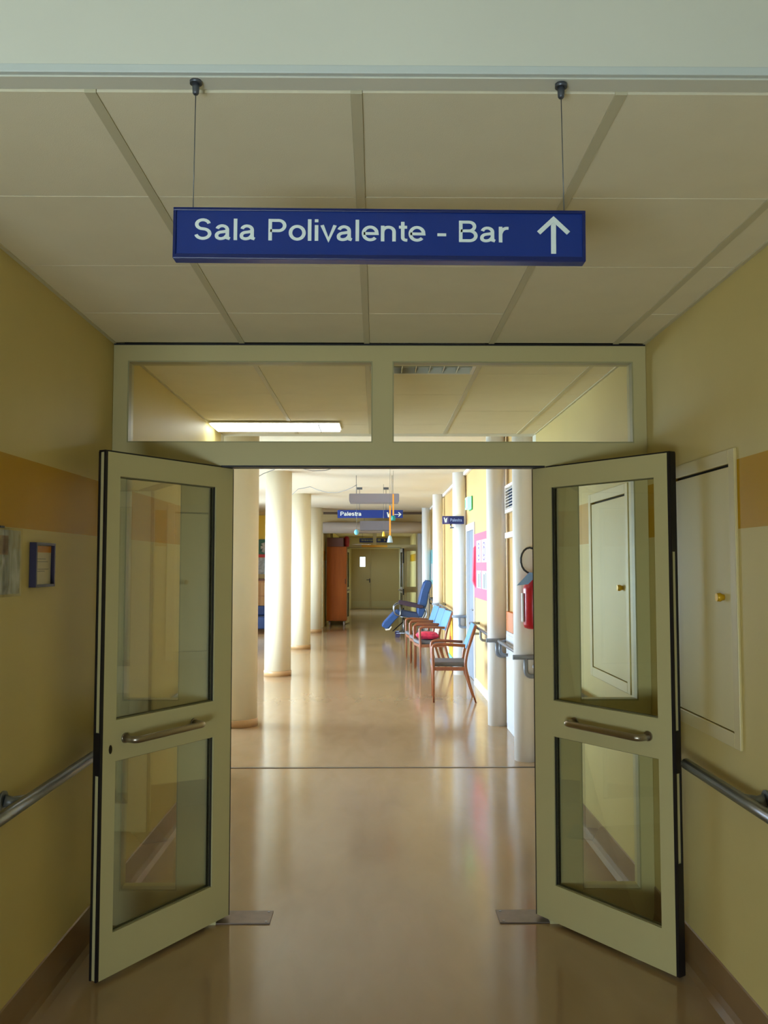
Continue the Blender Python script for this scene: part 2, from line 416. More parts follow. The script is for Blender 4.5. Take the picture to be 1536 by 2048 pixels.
# columns
for k, (x, y) in enumerate([(-1.44, 9.4), (-1.488, 13.6), (-1.508, 17.9), (-1.553, 22.3)]):
    c = struct(MB().lathe([(.2, 0), (.2, HC)], (0, 0, 0), 40).obj('column', CREAMCOL, loc=(x, y, 0)))
    MB().lathe([(.207, 0), (.207, .075), (.202, .08)], (0, 0, 0), 40).obj('base_ring', mat('tan_base_ring', (178, 142, 98), .4), c)
for k, (x, y, h) in enumerate([(1.289, 7.72, HC), (1.272, 9.4, HC), (1.283, 13.7, HC), (1.25, 18.0, HC), (1.247, 22.2, HC), (1.28, 25.3, 2.75)]):
    struct(MB().lathe([(.102, 0), (.102, h)], (0, 0, 0), 32).obj('column', WHITECOL, loc=(x, y, 0)))

# ================================================================= DOOR SCREENS
def make_screen(y, name, z_head=2.14):
    """aluminium screen: transom over a double door, narrow side lights"""
    x0, x1 = XL + .002, XR - .002
    t0, t1 = y - .055, y + .055
    root = bpy.data.objects.new(name, None); COL.objects.link(root); root['kind'] = 'structure'
    m = MB()
    m.box(x0, -1.192, t0, t1, 0, CZ - .006).box(1.24, x1, t0, t1, 0, CZ - .006)              # end posts
    m.box(-1.192, 1.24, t0, t1, 2.645, CZ - .006)                                           # top rail
    m.box(-1.192, 1.24, t0, t1, z_head, 2.25)                                              # head
    m.box(-.017, .079, t0, t1, 2.25, 2.645)                                                # mullion
    m.box(-.925, -.742, t0, t1, 0, z_head).box(.81, .965, t0, t1, 0, z_head)               # jambs
    for a_, b_ in ((-1.192, -.925), (.965, 1.24)):
        m.box(a_, b_, t0, t1, 0, .155).box(a_, b_, t0, t1, .88, 1.027).box(a_, b_, t0, t1, 2.08, z_head)
    m.obj('screen_frame', FRAME, root)
    def pane(a_, b_, z0, z1):
        MB().box(a_, b_, y - .004, y + .004, z0, z1).obj('glass_pane', GLASS, root)
        g = MB(); e = .006
        for s in (-.052, ):
            g.box(a_, a_ + e, y + s, y - .004, z0, z1).box(b_ - e, b_, y + s, y - .004, z0, z1)
            g.box(a_ + e, b_ - e, y + s, y - .004, z0, z0 + e).box(a_ + e, b_ - e, y + s, y - .004, z1 - e, z1)
        g.obj('glazing_bead', mat('bead', (168, 164, 124), .4), root)
    pane(-1.192, -.017, 2.25, 2.645); pane(.079, 1.24, 2.25, 2.645)
    for a_, b_ in ((-1.192, -.925), (.965, 1.24)):
        pane(a_, b_, .155, .88); pane(a_, b_, 1.027, 2.08)
    MB().box(-.74, .808, y - .05, y + .03, z_head - .008, z_head).obj('head_gasket', BLACK, root)
    MB().box(XL + .004, XR - .004, t0 - .004, t0 + .03, CZ - .012, CZ - .004).obj('top_gap', BLACK, root)
    MB().box(-.031, .093, t0 - .003, t0, 2.25, 2.645)
    return root

def make_leaf(name, mirror=1, full_black=False):
    """u runs from the pivot (0) along +X, face towards +Y*mirror carries the handle"""
    r_ = bpy.data.objects.new(name, None); COL.objects.link(r_)
    L, T = .775, .02
    za, zb = .018, 2.13
    m = MB()
    m.box(-.02, .1, -T, T, za, zb).box(.695, L - .012, -T, T, za, zb)
    m.box(.1, .695, -T, T, za, .185).box(.1, .695, -T, T, .866, 1.032).box(.1, .695, -T, T, 2.033, zb)
    m.obj('door_frame', FRAME, r_)
    # gaskets along the free edge
    g = MB()
    g.box(L - .012, L + .001, -T, -T + .009, za, zb).box(L - .012, L + .001, T - .009, T, za, zb)
    g.obj('edge_gasket', BLACK, r_)
    e_ = MB()
    e_.box(L - .012, L - .004, -T + .009, T - .009, za + .002, zb - .002)
    e_.obj('edge_strip', FRAME, r_)
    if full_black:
        b_ = MB(); b_.box(L - .006, L + .002, -T + .004, T - .004, 1.72, zb).obj('edge_reflection', BLACK, r_)  # black bands paint the dark reflection on the pale metal edge
        MB().box(L - .006, L + .002, -T + .004, T - .004, za, .46).obj('edge_reflection', BLACK, r_)
    MB().box(L - .006, L + .003, -T + .003, T - .003, .82, .99).obj('lock_plate', BLACK, r_)
    MB().box(-.02, L, -T + .001, T - .001, zb, zb + .006).obj('top_gasket', BLACK, r_)
    MB().box(-.026, -.02, -T, T, za, zb).obj('hinge_gasket', BLACK, r_)
    for z0, z1 in ((.185, .866), (1.032, 2.033)):
        MB().box(.1, .695, -.004, .004, z0, z1).obj('glass_pane', GLASS, r_)
        q = MB()
        for s in (-1, 1):
            ya, yb = sorted((s * .004, s * .011))
            e = .004
            q.box(.695 - e, .695, ya, yb, z0, z1).box(.1 + e, .695 - e, ya, yb, z0, z0 + e).box(.1 + e, .695 - e, ya, yb, z1 - e, z1)
        q.obj('glazing_gasket', mat('olive_bead', (120, 114, 80), .5), r_)
        MB().box(.1, .105, -.013, -.004, z0, z1).box(.1, .105, .004, .013, z0, z1).obj('hinge_side_gasket', mat('dark_bead', (44, 40, 32), .5), r_)['kind'] = 'stuff'
    # pull handle on the face towards the passage
    s = mirror
    z = .952
    path = rounded([(.235, s * T, z), (.235, s * (T + .065), z), (.645, s * (T + .065), z - .003), (.645, s * T, z - .003)], .04, 5)
    h = MB().tube(path, .0145, 12).obj('pull_handle', HSTEEL, r_)
    for u in (.235, .645):
        ro = MB().tube([(u, s * T, z), (u, s * (T + .006), z)], .021, 16); ro.obj('rose', HSTEEL, h)
    if mirror == 1:
        k = MB().prism([(.724 + .008 * math.cos(t), .918 + .018 * math.sin(t)) for t in [i * math.pi / 6 for i in range(12)]], 'y', s * T, s * (T + .0025)).obj('keyhole_cover', mat('dark_bronze', (60, 52, 38), .35, .6), r_)
    return r_

scr = make_screen(YP, 'door_frame_1')
# left leaf: closed direction +X; opened towards the camera
lf = make_leaf('double_door_leaf', 1)
dl = math.atan2(-.857, -.515)
lf.location = (-.7215, 4.30, 0); lf.rotation_euler = (0, 0, dl)
tag(lf, 'left glazed door leaf with keyhole, swung open towards the viewer', 'door', 'leaves of the open double door')
# the side that faces the passage: for direction d=(-.515,-.857), +Y local = (.857,-.515)
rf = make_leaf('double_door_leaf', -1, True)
dr = math.atan2(-.640, .44)
rf.location = (.7895, 4.30, 0); rf.rotation_euler = (0, 0, dr)
tag(rf, 'right glazed door leaf without keyhole, open in front of wall hatch', 'door', 'leaves of the open double door')

# floor spring plates
for k, (x0, x1, lab) in enumerate(((-.80, -.492, 'steel floor plate under the hinge of the left door leaf'), (.577, .87, 'steel floor plate under the hinge of the right door leaf'))):
    p = MB().box(x0, x1, 4.24, 4.395, 0, .006).obj('floor_plate', mat('worn_plate_metal', (118, 104, 98), .4, .6, noise=.1, nscale=20), bevel=.002)
    tag(p, lab, 'plate', 'floor plates of the double door')
    for (u, v) in ((.02, .02), (.02, .135)):
        xx = x1 - u if k == 0 else x0 + u
        MB().lathe([(.006, 0), (.006, .0015)], (xx, 4.24 + v, .006), 12).obj('screw', STEEL, p)

# far screen with its own leaves
s2 = make_screen(26.0, 'door_frame_2', 2.17); s2.location = (-.07, 0, 0)
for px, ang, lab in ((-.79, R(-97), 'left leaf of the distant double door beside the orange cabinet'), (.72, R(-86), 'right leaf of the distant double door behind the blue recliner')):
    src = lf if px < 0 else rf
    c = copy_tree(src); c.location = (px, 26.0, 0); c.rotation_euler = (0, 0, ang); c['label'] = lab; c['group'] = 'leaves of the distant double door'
ys = MB().box(-.42, .33, 25.935, 25.944, 2.18, 2.25).obj('yellow_head_strip', mat('yellow_strip', (250, 190, 50), .5))  # flat yellow band along the distant frame head
tag(ys, 'yellow strip along the head of the distant door frame', 'strip')

# closed double door at the end
root = bpy.data.objects.new('door_1', None); COL.objects.link(root); root['kind'] = 'structure'
MB().box(-1.02, -.95, 33.93, 34, 0, 2.36).box(.87, .94, 33.93, 34, 0, 2.36).box(-.95, .87, 33.93, 34, 2.28, 2.36).obj('door_casing', FRAME, root)
for x0, x1 in ((-.945, -.215), (-.205, .865)):
    m = MB()
    if x0 < -.5:
        m.box(x0, -.61, 33.95, 33.99, .01, 2.275).box(-.41, x1, 33.95, 33.99, .01, 2.275).box(-.61, -.41, 33.95, 33.99, .01, 1.6).box(-.61, -.41, 33.95, 33.99, 1.97, 2.275)
    else: m.box(x0, x1, 33.95, 33.99, .01, 2.275)
    lfp = m.obj('door_panel', DOORP, root)
    MB().box(x0 + .05, x1 - .05, 33.945, 33.95, .08, .3).obj('kick_plate', mat('kick', (150, 140, 98), .4), lfp)
MB().box(-.61, -.41, 33.965, 33.975, 1.6, 1.97).obj('lit_pane', mat('lit_pane', (214, 240, 255), .4, emit=5), root)
MB().tube(rounded([(-.24, 33.95, 1.1), (-.24, 33.89, 1.1), (-.36, 33.89, 1.1)], .015), .012, 8).box(-.26, -.22, 33.94, 33.95, 1.0, 1.15).obj('door_handle', BLACK, root)

# door in right wall of the hall
root = bpy.data.objects.new('door_2', None); COL.objects.link(root); root['kind'] = 'structure'
MB().box(HR - .02, HR + .1, HD[0] - .07, HD[0] + .03, 0, 2.27).box(HR - .02, HR + .1, HD[1] - .03, HD[1] + .07, 0, 2.27).box(HR - .02, HR + .1, HD[0] + .03, HD[1] - .03, 2.17, 2.27).obj('door_casing', LOCKER, root)
MB().box(HR + .02, HR + .06, HD[0] + .03, HD[1] - .03, .01, 2.17).obj('door_panel', mat('grey_door', (112, 120, 134), .4), root)
MB().tube(rounded([(HR + .02, HD[0] + .12, 1.03), (HR - .03, HD[0] + .12, 1.03), (HR - .03, HD[0] + .25, 1.03)], .015), .01, 8).obj('door_handle', STEEL, root)

# ================================================================= WALL HATCHES
def hatch(y0, y1, lab):
    r_ = thing('wall_hatch', lab, 'hatch', (XR, 0, 0), group='recessed wall hatches on the right')
    m = MB(); o = .05
    m.box(-.012, .0, y0 - o, y0 + .004, HZa - o, HZb + o).box(-.012, .0, y1 - .004, y1 + o, HZa - o, HZb + o)
    m.box(-.012, .0, y0 + .004, y1 - .004, HZb - .004, HZb + o).box(-.012, .0, y0 + .004, y1 - .004, HZa - o, HZa + .004)
    m.obj('frame', mat('hatch_frame_cream', (208, 192, 136), .4), r_, bevel=.003)
    d = MB().box(-.006, .014, y0 + .006, y1 - .006, HZa + .007, HZb - .014).obj('door', mat('hatch_door_cream', (216, 202, 146), .45, spec=.3), r_, bevel=.002)
    MB().box(.014, .02, y0, y1, HZa, HZb).obj('back_panel', DARK, r_)
    k = MB().tube([(-.006, y0 + .085, 1.545), (-.012, y0 + .085, 1.545), (-.02, y0 + .085, 1.545), (-.034, y0 + .085, 1.545)], [.012, .012, .017, .015], 16)
    k.obj('knob', mat('yellow_brass', (206, 160, 20), .3, .3), d)
    return r_
hatch(*H1, 'cream wall hatch with yellow knob, in front of the glazed screen')
hatch(*H2, 'cream wall hatch with knob, behind the glass of the side light')

# ================================================================= HANDRAILS OF THE CORRIDOR
def handrail(x, s, y0, y1, z, brk, lab, grp):
    r_ = thing('handrail', lab, 'handrail', (0, 0, 0), group=grp)
    path = rounded([(x - s * .0, y0, z), (x, y1 - .05, z), (x, y1, z), ] if False else [(x, y0, z), (x, y1, z)], .04)
    MB().tube(path, .0215, 14).obj('rail', STEEL, r_)
    xw = XL if s > 0 else XR
    for yb in brk:
        m = MB().tube([(xw, yb, z + .012), (xw + s * .008, yb, z + .012)], .033, 18)
        m.tube([(xw + s * .006, yb, z + .012), (xw + s * .03, yb + .01, z + .006), (x, yb + .06, z)], [.021, .018, .02], 12)
        m.obj('wall_bracket', mat('grey_bracket', (126, 128, 128), .4, .5), r_)
    return r_
handrail(-1.195, 1, 2.02, 4.0, .858, (3.07, ), 'round steel handrail on the left wall under the framed notice', 'handrails on the corridor walls')
handrail(1.240, -1, 2.02, 3.6, .872, (3.0, ), 'round steel handrail on the right wall below the wall hatch', 'handrails on the corridor walls')
handrail(-1.195, 1, 4.95, 7.0, .872, (5.1, 6.8), 'steel handrail on the left wall beyond the glazed screen', 'handrails on the corridor walls')
handrail(1.240, -1, 4.95, 7.0, .872, (5.1, 6.8), 'steel handrail on the right wall beyond the glazed screen', 'handrails on the corridor walls')

# ================================================================= MAIN SIGN
sg = thing('hanging_sign', 'blue hanging sign lettered Sala Polivalente - Bar with upward arrow', 'sign', (0, 1.9, 2.44))
sg.rotation_euler = (0, R(.32), 0)
X0, X1 = -.441, .457
MB().box(X0, X1, .0, .03, -.113, 0).obj('sign_panel', BLUE, sg, bevel=.0015)
m = MB(); t = .007
m.box(X0, X1, -.004, 0, -t, 0).box(X0, X1, -.004, 0, -.113, -.113 + t + .003).box(X0, X0 + t, -.004, 0, -.113 + t, -t).box(X1 - t, X1, -.004, 0, -.113 + t, -t)
m.obj('sign_border', BLUED, sg, bevel=.0012)
text('lettering', 'Sala Polivalente - Bar', WHITE, sg, -.394, .286, -.0715, 0, .0475, .0012, .13)
m = MB(); ax, az = .387, -.013
m.box(ax - .0055, ax + .0055, -.0022, -.001, az - .083, az - .004)
m.prism([(ax, az), (ax + .036, az - .034), (ax + .029, az - .041), (ax, az - .0135), (ax - .029, az - .041), (ax - .036, az - .034)], 'y', -.0035, -.0022)
m.obj('arrow', WHITE, sg)
for x, xs in ((-.401, -.402), (.409, .414)):
    MB().tube([(x, .015, .293), (x, .015, .265), (x, .015, .262)], [.009, .007, .005], 14).lathe([(.0135, .286), (.0135, .2945)], (x, .015, 0), 18).obj('ceiling_mount', mat('dark_fitting', (96, 100, 108), .35, .6), sg)
    MB().tube([(xs, .015, .0), (x, .015, .27)], .0011, 6).obj('cable', mat('wire', (110, 112, 114), .4, .5), sg)

# ================================================================= LEFT WALL NOTICES
pf = thing('framed_notice', 'small dark blue framed notice with orange heading on left wall', 'notice', (XL, 0, 0))
ya, yb, z0, z1 = 3.255, 3.45, 1.583, 1.748
m = MB(); m.box(0, .026, ya, ya + .012, z0, z1).box(0, .026, yb - .012, yb, z0, z1).box(0, .026, ya + .012, yb - .012, z0, z0 + .01).box(0, .026, ya + .012, yb - .012, z1 - .01, z1)
m.obj('frame', mat('navy_frame', (28, 20, 58), .4), pf, bevel=.001)
pp = MB().box(.002, .012, ya + .012, yb - .012, z0 + .01, z1 - .01).obj('paper', mat('notice_paper', (206, 196, 172), .5), pf)
MB().box(.012, .013, ya + .014, yb - .014, z1 - .036, z1 - .012).obj('orange_heading', mat('orange_print', (206, 136, 34), .5), pp)
m = MB()
for i, (zz, l) in enumerate(((z1 - .062, .10), (z1 - .072, .12), (z1 - .1, .13), (z1 - .108, .09))): m.box(.012, .0126, ya + .03, ya + .03 + l, zz, zz + .003)
m.obj('print_lines', mat('faint_print', (150, 146, 138), .6), pp)
pl = thing('plastic_sleeve_poster', 'pale photo print in a clear plastic sleeve clipped to left wall', 'poster', (XL, 0, 0))
def photo_mat():
    m = mat('pale_photo_print', (170, 178, 176), .25)
    nt = m.node_tree; b = nt.nodes['Principled BSDF']; tc = nt.nodes['Texture Coordinate']
    mp = nt.nodes.new('ShaderNodeMapping'); mp.inputs['Scale'].default_value = (1, 22, 9); nt.links.new(tc.outputs['Object'], mp.inputs[0])
    n = nt.nodes.new('ShaderNodeTexNoise'); n.inputs['Scale'].default_value = 1.0; n.inputs['Detail'].default_value = 6; n.inputs['Distortion'].default_value = 1.2
    nt.links.new(mp.outputs[0], n.inputs['Vector']); r = nt.nodes.new('ShaderNodeValToRGB')
    els = r.color_ramp.elements; els[0].position = .32; els[0].color = (*s2l((128, 126, 98)), 1); els[1].position = .62; els[1].color = (*s2l((206, 208, 208)), 1)
    e = els.new(.46); e.color = (*s2l((166, 172, 158)), 1)
    nt.links.new(n.outputs['Fac'], r.inputs[0]); nt.links.new(r.outputs[0], b.inputs['Base Color']); return m
MB().box(.001, .003, 2.90, 3.165, 1.565, 1.785).obj('print', photo_mat(), pl)
MB().box(.0035, .005, 2.89, 3.178, 1.556, 1.793).obj('sleeve', SLEEVE, pl)
MB().box(.001, .006, 2.985, 3.02, 1.79, 1.797).obj('clip', BLACK, pl)
MB().box(.003, .0034, 2.93, 3.06, 1.70, 1.765).obj('brown_picture', mat('brown_picture', (146, 108, 74), .4, noise=.25, nscale=30), pl)

# ================================================================= CEILING LIGHTS
lp = thing('recessed_light', 'unlit square louvre light recessed in the ceiling past the screen', 'light', (0, 0, 0))
x0, x1, y0, y1 = -.03, .541, 4.36, 4.925
m = MB(); m.box(x0, x0 + .02, y0, y1, CZ - .003, CZ + .04).box(x1 - .02, x1, y0, y1, CZ - .003, CZ + .04).box(x0 + .02, x1 - .02, y0, y0 + .02, CZ - .003, CZ + .04).box(x0 + .02, x1 - .02, y1 - .02, y1, CZ - .003, CZ + .04)
m.obj('frame', TIPW, lp)
MB().box(x0 + .02, x1 - .02, y0 + .02, y1 - .02, CZ + .036, CZ + .04).obj('reflector', mat('dim_reflector', (190, 200, 200), .3, .6), lp)
for k in range(1, 7):
    x = x0 + .02 + (x1 - x0 - .04) * k / 7
    MB().box(x - .003, x + .003, y0 + .02, y1 - .02, CZ, CZ + .034).obj('louvre', mat('louvre_metal', (196, 200, 184), .3, .6), lp)
for k in range(1, 4):
    y = y0 + .02 + (y1 - y0 - .04) * k / 4
    MB().box(x0 + .02, x1 - .02, y - .003, y + .003, CZ + .002, CZ + .032).obj('cross_louvre', mat('louvre_metal', (196, 200, 184), .3, .6), lp)
ll = thing('ceiling_lamp', 'bright lit fluorescent ceiling light near the end of the corridor', 'light', (0, 0, 0))
MB().box(-1.245, -.27, 6.56, 6.92, CZ - .016, CZ - .006).obj('housing', TIPW, ll)
MB().box(-1.235, -.28, 6.57, 6.91, CZ - .03, CZ - .016).obj('diffuser', mat('lit_diffuser', (240, 248, 255), .4, emit=16), ll, bevel=.006)
MB().box(-.43, -.424, 6.57, 6.91, CZ - .033, CZ - .012).obj('joint_clip', mat('clip_grey', (90, 90, 90), .5), ll)
def luminaire(y, w, zt, lab, h=.14, dep=.35):
    r_ = thing('hanging_luminaire', lab, 'light', (-.03, y, zt), group='grey box lights hung from the hall ceiling')
    MB().prism([(-w / 2 + .01, 0), (w / 2 - .01, 0), (w / 2, -.012), (w / 2, -h * .8), (w / 2 - .012, -h), (-w / 2 + .012, -h), (-w / 2, -h * .8), (-w / 2, -.012)], 'y', 0, dep).obj('housing', GREYL, r_)
    for x in (-w * .36, w * .36):
        for yy in (.12,):
            MB().tube([(x, yy, 0), (x, yy, HC - zt)], .004, 6).obj('suspension_wire', mat('wire', (110, 112, 114), .4, .5), r_)
    return r_
luminaire(14.0, .79, 2.79, 'grey box light hanging in front of the Palestra sign')
luminaire(22.9, .77, 2.80, 'grey box light hanging by the duct at the hall end', h=.24, dep=.35)

# ================================================================= HALL SIGNS
def glyph_cup(m, x, z, s, y):
    """small pictogram: a glass-like shape as on the sign"""
    m.prism([(x - .35 * s, z + .5 * s), (x - .12 * s, z + .5 * s), (x - .05 * s, z - .0 * s), (x + .1 * s, z + .3 * s), (x + .4 * s, z + .5 * s), (x + .25 * s, z - .5 * s), (x - .12 * s, z - .5 * s)], 'y', y - .002, y)
s = thing('hanging_sign', 'blue hanging sign lettered Palestra with arrow pointing right', 'sign', (0, 16.3, 0))
k = 16.3 / 1780
X = lambda p: (p - 752) * k
Z = lambda p: CH + (1130 - p) * k
MB().box(X(675), X(806), 0, .04, Z(1036), Z(1020)).obj('sign_panel', BLUE, s, bevel=.003)
text('lettering', 'Palestra', WHITE, s, X(681), X(722.5), Z(1031.6), -.002, (1031.6 - 1023.5) * k, .004, .15)
m = MB(); m.box(X(789), X(801), -.006, -.002, Z(1029.4), Z(1028.2)).prism([(X(803), Z(1028.8)), (X(797.5), Z(1024)), (X(796.2), Z(1025)), (X(800), Z(1028.8)), (X(796.2), Z(1032.6)), (X(797.5), Z(1033.6))], 'y', -.009, -.006)
m.obj('arrow', WHITE, s)
m = MB(); glyph_cup(m, X(777), Z(1029.5), 10 * k, -.002); m.obj('pictogram', WHITE, s)
for x in (719, 772):
    MB().tube([(X(x), .02, Z(1020)), (X(x), .02, HC - .02)], .004, 6).obj('cable', MATS['wire'], s)
    MB().box(X(x) - .05, X(x) + .05, -.01, .05, HC - .04, HC).obj('ceiling_mount', mat('dark_fitting', (96, 100, 108), .35, .6), s)
s = thing('bracket_sign', 'small dark blue Palestra sign projecting from white column above recliner', 'sign', (0, 13.55, 0))
k = 13.55 / 1780
MB().box(X(885), X(928.5), 0, .04, Z(1048), Z(1032)).obj('sign_panel', BLUED, s, bevel=.003)
MB().box(X(886), X(898), -.003, 0, Z(1047), Z(1033)).obj('icon_field', mat('violet_field', (70, 60, 120), .4), s)
m = MB(); glyph_cup(m, X(891), Z(1040), 10 * k, -.003); m.obj('pictogram', WHITE, s)
text('lettering', 'Palestra', mat('pale_blue_lettering', (140, 160, 210), .5), s, X(901), X(924), Z(1043), -.001, 6.0 * k, .004, .15)
MB().tube([(X(902), .02, Z(1048)), (X(902), .02, Z(1057))], .012, 8).tube([(X(902), .02, Z(1055)), (X(908), .05, Z(1055))], .012, 8).obj('mounting_arm', STEEL, s)
s = thing('hanging_sign', 'far blue sign with white lettering behind the distant screen', 'sign', (0, 27.2, 0))
k = 27.2 / 1780
MB().box(X(719), X(777), 0, .04, Z(1085), Z(1076.5)).obj('sign_panel', mat('bright_blue_sign', (40, 70, 190), .3), s, bevel=.003)
m = MB()
xx = 723
for l in (3, 2, 3, 3, 2, 3, 2.5): m.box(X(xx), X(xx + l), -.004, 0, Z(1082.2), Z(1079.2)); xx += l + .9
m.box(X(755), X(761), -.004, 0, Z(1082.5), Z(1078)); m.prism([(X(768), Z(1083)), (X(772), Z(1080.5)), (X(768), Z(1078))], 'y', -.004, 0)
o_ = m.obj('lettering', WHITE, s); o_['kind'] = 'stuff'
for x in (725, 770): MB().tube([(X(x), .02, Z(1076.5)), (X(x), .02, 2.75)], .004, 6).obj('cable', MATS['wire'], s)

# exit sign
s = thing('exit_sign', 'lit green and white emergency exit sign above the grey door', 'sign', (0, 0, 0))
MB().box(HR - .02, HR, 12.75, 13.1, 2.46, 2.66).obj('housing', mat('green_sign', (40, 160, 100), .4), s, bevel=.005)
MB().box(HR - .078, HR - .02, 12.735, 13.085, 2.475, 2.645).obj('lit_face', mat('exit_face', (150, 240, 190), .4, emit=1.8), s)
MB().box(HR - .0795, HR - .078, 12.99, 13.06, 2.50, 2.62).obj('green_mark', mat('green_mark', (60, 190, 120), .4, emit=.6), s)

# ================================================================= THINGS ON THE RIGHT HALL WALL
v = thing('air_vent', 'white louvred air vent high on wall behind the front white columns', 'vent', (0, 0, 0))
xf = HR - .045; y0, y1, z0, z1 = 8.55, 9.28, 2.20, 2.49
m = MB(); m.box(xf, HR, y0, y0 + .05, z0, z1).box(xf, HR, y1 - .05, y1, z0, z1).box(xf, HR, y0 + .05, y1 - .05, z0, z0 + .04).box(xf, HR, y0 + .05, y1 - .05, z1 - .03, z1)
m.obj('frame', TIPW, v, bevel=.003)
MB().box(HR - .008, HR - .002, y0 + .05, y1 - .05, z0 + .04, z1 - .03).obj('backing', mat('vent_dark', (40, 60, 90), .8), v)
for k in range(7):
    zz = z0 + .045 + k * .031
    MB().prism([(xf + .004, zz), (xf + .03, zz + .016), (xf + .03, zz + .021), (xf + .004, zz + .006)], 'y', y0 + .05, y1 - .05).obj('louvre', TIPW, v)
w_ = MB().box(HR - .05, HR, 8.5, 9.25, 1.94, 2.0).obj('cable_box', TIPW, bevel=.006); tag(w_, 'small white box fixed to the wall below the air vent', 'box')
rb = thing('wall_cabinet', 'low white cabinet standing against wall behind the extinguisher column', 'cabinet', (0, 0, 0))
MB().box(HR - .05, HR, 8.1, 9.2, .0, .99).obj('body', LOCKER, rb, bevel=.004)
MB().box(HR - .056, HR - .05, 8.13, 8.64, .06, .96).obj('door', LOCKER, rb, bevel=.002)
MB().box(HR - .056, HR - .05, 8.66, 9.17, .06, .96).obj('door', LOCKER, rb, bevel=.002)
ob = MB().box(HR - .05, HR - .005, 8.75, 9.2, .992, 1.19).obj('orange_box', mat('orange_brown_box', (190, 104, 22), .5), bevel=.004)
tag(ob, 'orange brown box standing on the low white cabinet', 'box')

# pink notice board
pb = thing('pink_notice_board', 'pink poster board with white drawings on yellow wall beside door', 'poster', (HR - .012, 0, 0))
MB().box(-.012, 0, 10.3, 12.4, 1.22, 2.09).obj('board', mat('pink_card', (216, 92, 118), .6), pb)
PUR = mat('purple_drawing', (104, 72, 140), .6); INK = mat('grey_green_print', (80, 100, 104), .6)
for k, yy in enumerate((11.56, 10.98, 10.4)):
    sh = MB().box(-.016, -.012, yy, yy + .5, 1.70, 1.99).obj('drawing_sheet', PAPER, pb)
    for r0, r1 in ((.12, .10), (.07, .045)):
        m = MB(); n = 20
        o = [(-.017, yy + .25 + r0 * 1.4 * math.cos(i * 2 * math.pi / n), 1.84 + r0 * math.sin(i * 2 * math.pi / n)) for i in range(n)]
        q = [(-.017, yy + .25 + r1 * 1.4 * math.cos(i * 2 * math.pi / n), 1.84 + r1 * math.sin(i * 2 * math.pi / n)) for i in range(n)]
        m.add(o + q, [(i, (i + 1) % n, n + (i + 1) % n, n + i) for i in range(n)]); m.obj('drawing', PUR, sh)
    sh = MB().box(-.016, -.012, yy, yy + .48, 1.36, 1.59).obj('text_sheet', PAPER, pb)
    MB().box(-.017, -.016, yy + .2, yy + .3, 1.37, 1.55).obj('print', INK, sh); MB().box(-.017, -.016, yy + .04, yy + .1, 1.37, 1.57).obj('print', INK, sh)
MB().prism([(-.0, 1.32), (-.05, 1.45), (-.03, 1.9), (0, 1.95)], 'y', 12.2, 12.36).obj('curled_edge', mat('deep_pink_card', (214, 80, 110), .6), pb)

# teal poster between the far columns
tp = thing('teal_poster', 'teal and white poster on the wall above the recliner', 'poster', (HR - .012, 0, 0))
MB().box(-.01, 0, 21.35, 22.9, 1.2, 2.04).obj('sheet', mat('teal_print', (120, 176, 180), .6, noise=.5, nscale=9), tp)
MB().box(-.014, -.01, 21.5, 22.1, 1.3, 1.7).obj('white_panel', PAPER, tp)

# painted toy board behind the chairs
yb_ = thing('painted_board', 'yellow and orange painted board with purple dot behind the chairs', 'board', (HR - .075, 15.6, 0))
MB().prism([(-.42, .1), (.42, .1), (.16, .84), (-.16, .84)], 'x', -.01, .02).obj('yellow_panel', mat('yellow_board', (240, 190, 60), .6), yb_)
MB().box(-.025, .03, -.44, .44, 0, .1).obj('foot', mat('teal_board', (120, 190, 196), .6), yb_)
MB().prism([(.0, .25), (.3, .25), (.16, .7), (.05, .6)], 'x', -.013, -.01).obj('orange_patch', mat('orange_board', (236, 146, 66), .6), yb_)
MB().tube([(-.018, .02, .36), (-.01, .02, .36)], .07, 20).obj('purple_dot', mat('magenta_dot', (190, 60, 120), .6), yb_)

# hall handrails with J brackets
def hall_rail(y0, y1, lab, w=True):
    r_ = thing('handrail', lab, 'handrail', (0, 0, 0), group='grey handrails between the white columns')
    x = 1.262; z = .885
    MB().tube(rounded([(HR, y0, z), (x, y0, z), (x, y1, z), (HR, y1, z)], .03), .019, 10).obj('rail', STEEL, r_)
    for yy in (y0 + .12, y1 - .12) + (((y0 + y1) / 2,) if w else ()):
        MB().tube(rounded([(x, yy, z - .01), (x, yy, z - .13), (HR, yy, z - .13)], .05, 5), .016, 10).obj('bracket', GREYP, r_)
    return r_
def column_rail(cx, cy, lab):
    """short grey rail stub wrapped in front of a column"""
    r_ = thing('column_handrail', lab, 'handrail', (0, 0, 0), group='grey rail stubs in front of the white columns')
    z = .885; yf = cy - .102 - .03
    MB().tube(rounded([(HR, yf + .0, z), (cx - .13, yf, z)], .03), .021, 10).obj('rail', GREYP, r_)
    MB().tube(rounded([(cx - .02, yf, z), (cx - .02, yf, z - .16), (HR, yf, z - .16)], .05, 5), .019, 10).obj('bracket', GREYP, r_)
    return r_
hall_rail(8.0, 9.2, 'grey metal handrail on wall between the first two white columns', False)
hall_rail(9.6, 12.0, 'grey metal handrail under the pink poster board')
hall_rail(14.0, 17.7, 'grey metal handrail behind the row of armchairs')
hall_rail(18.3, 21.1, 'grey metal handrail on wall behind the blue recliner')
for (x, y, lab) in ((1.289, 7.72, 'grey rail stub in front of the column with the extinguisher'), (1.272, 9.4, 'grey rail stub on the white column next to the vent'), (1.283, 13.7, 'grey rail stub on the white column under the bracket sign'), (1.25, 18.0, 'grey rail stub on the white column above the light blue chair backs')):
    column_rail(x, y, lab)

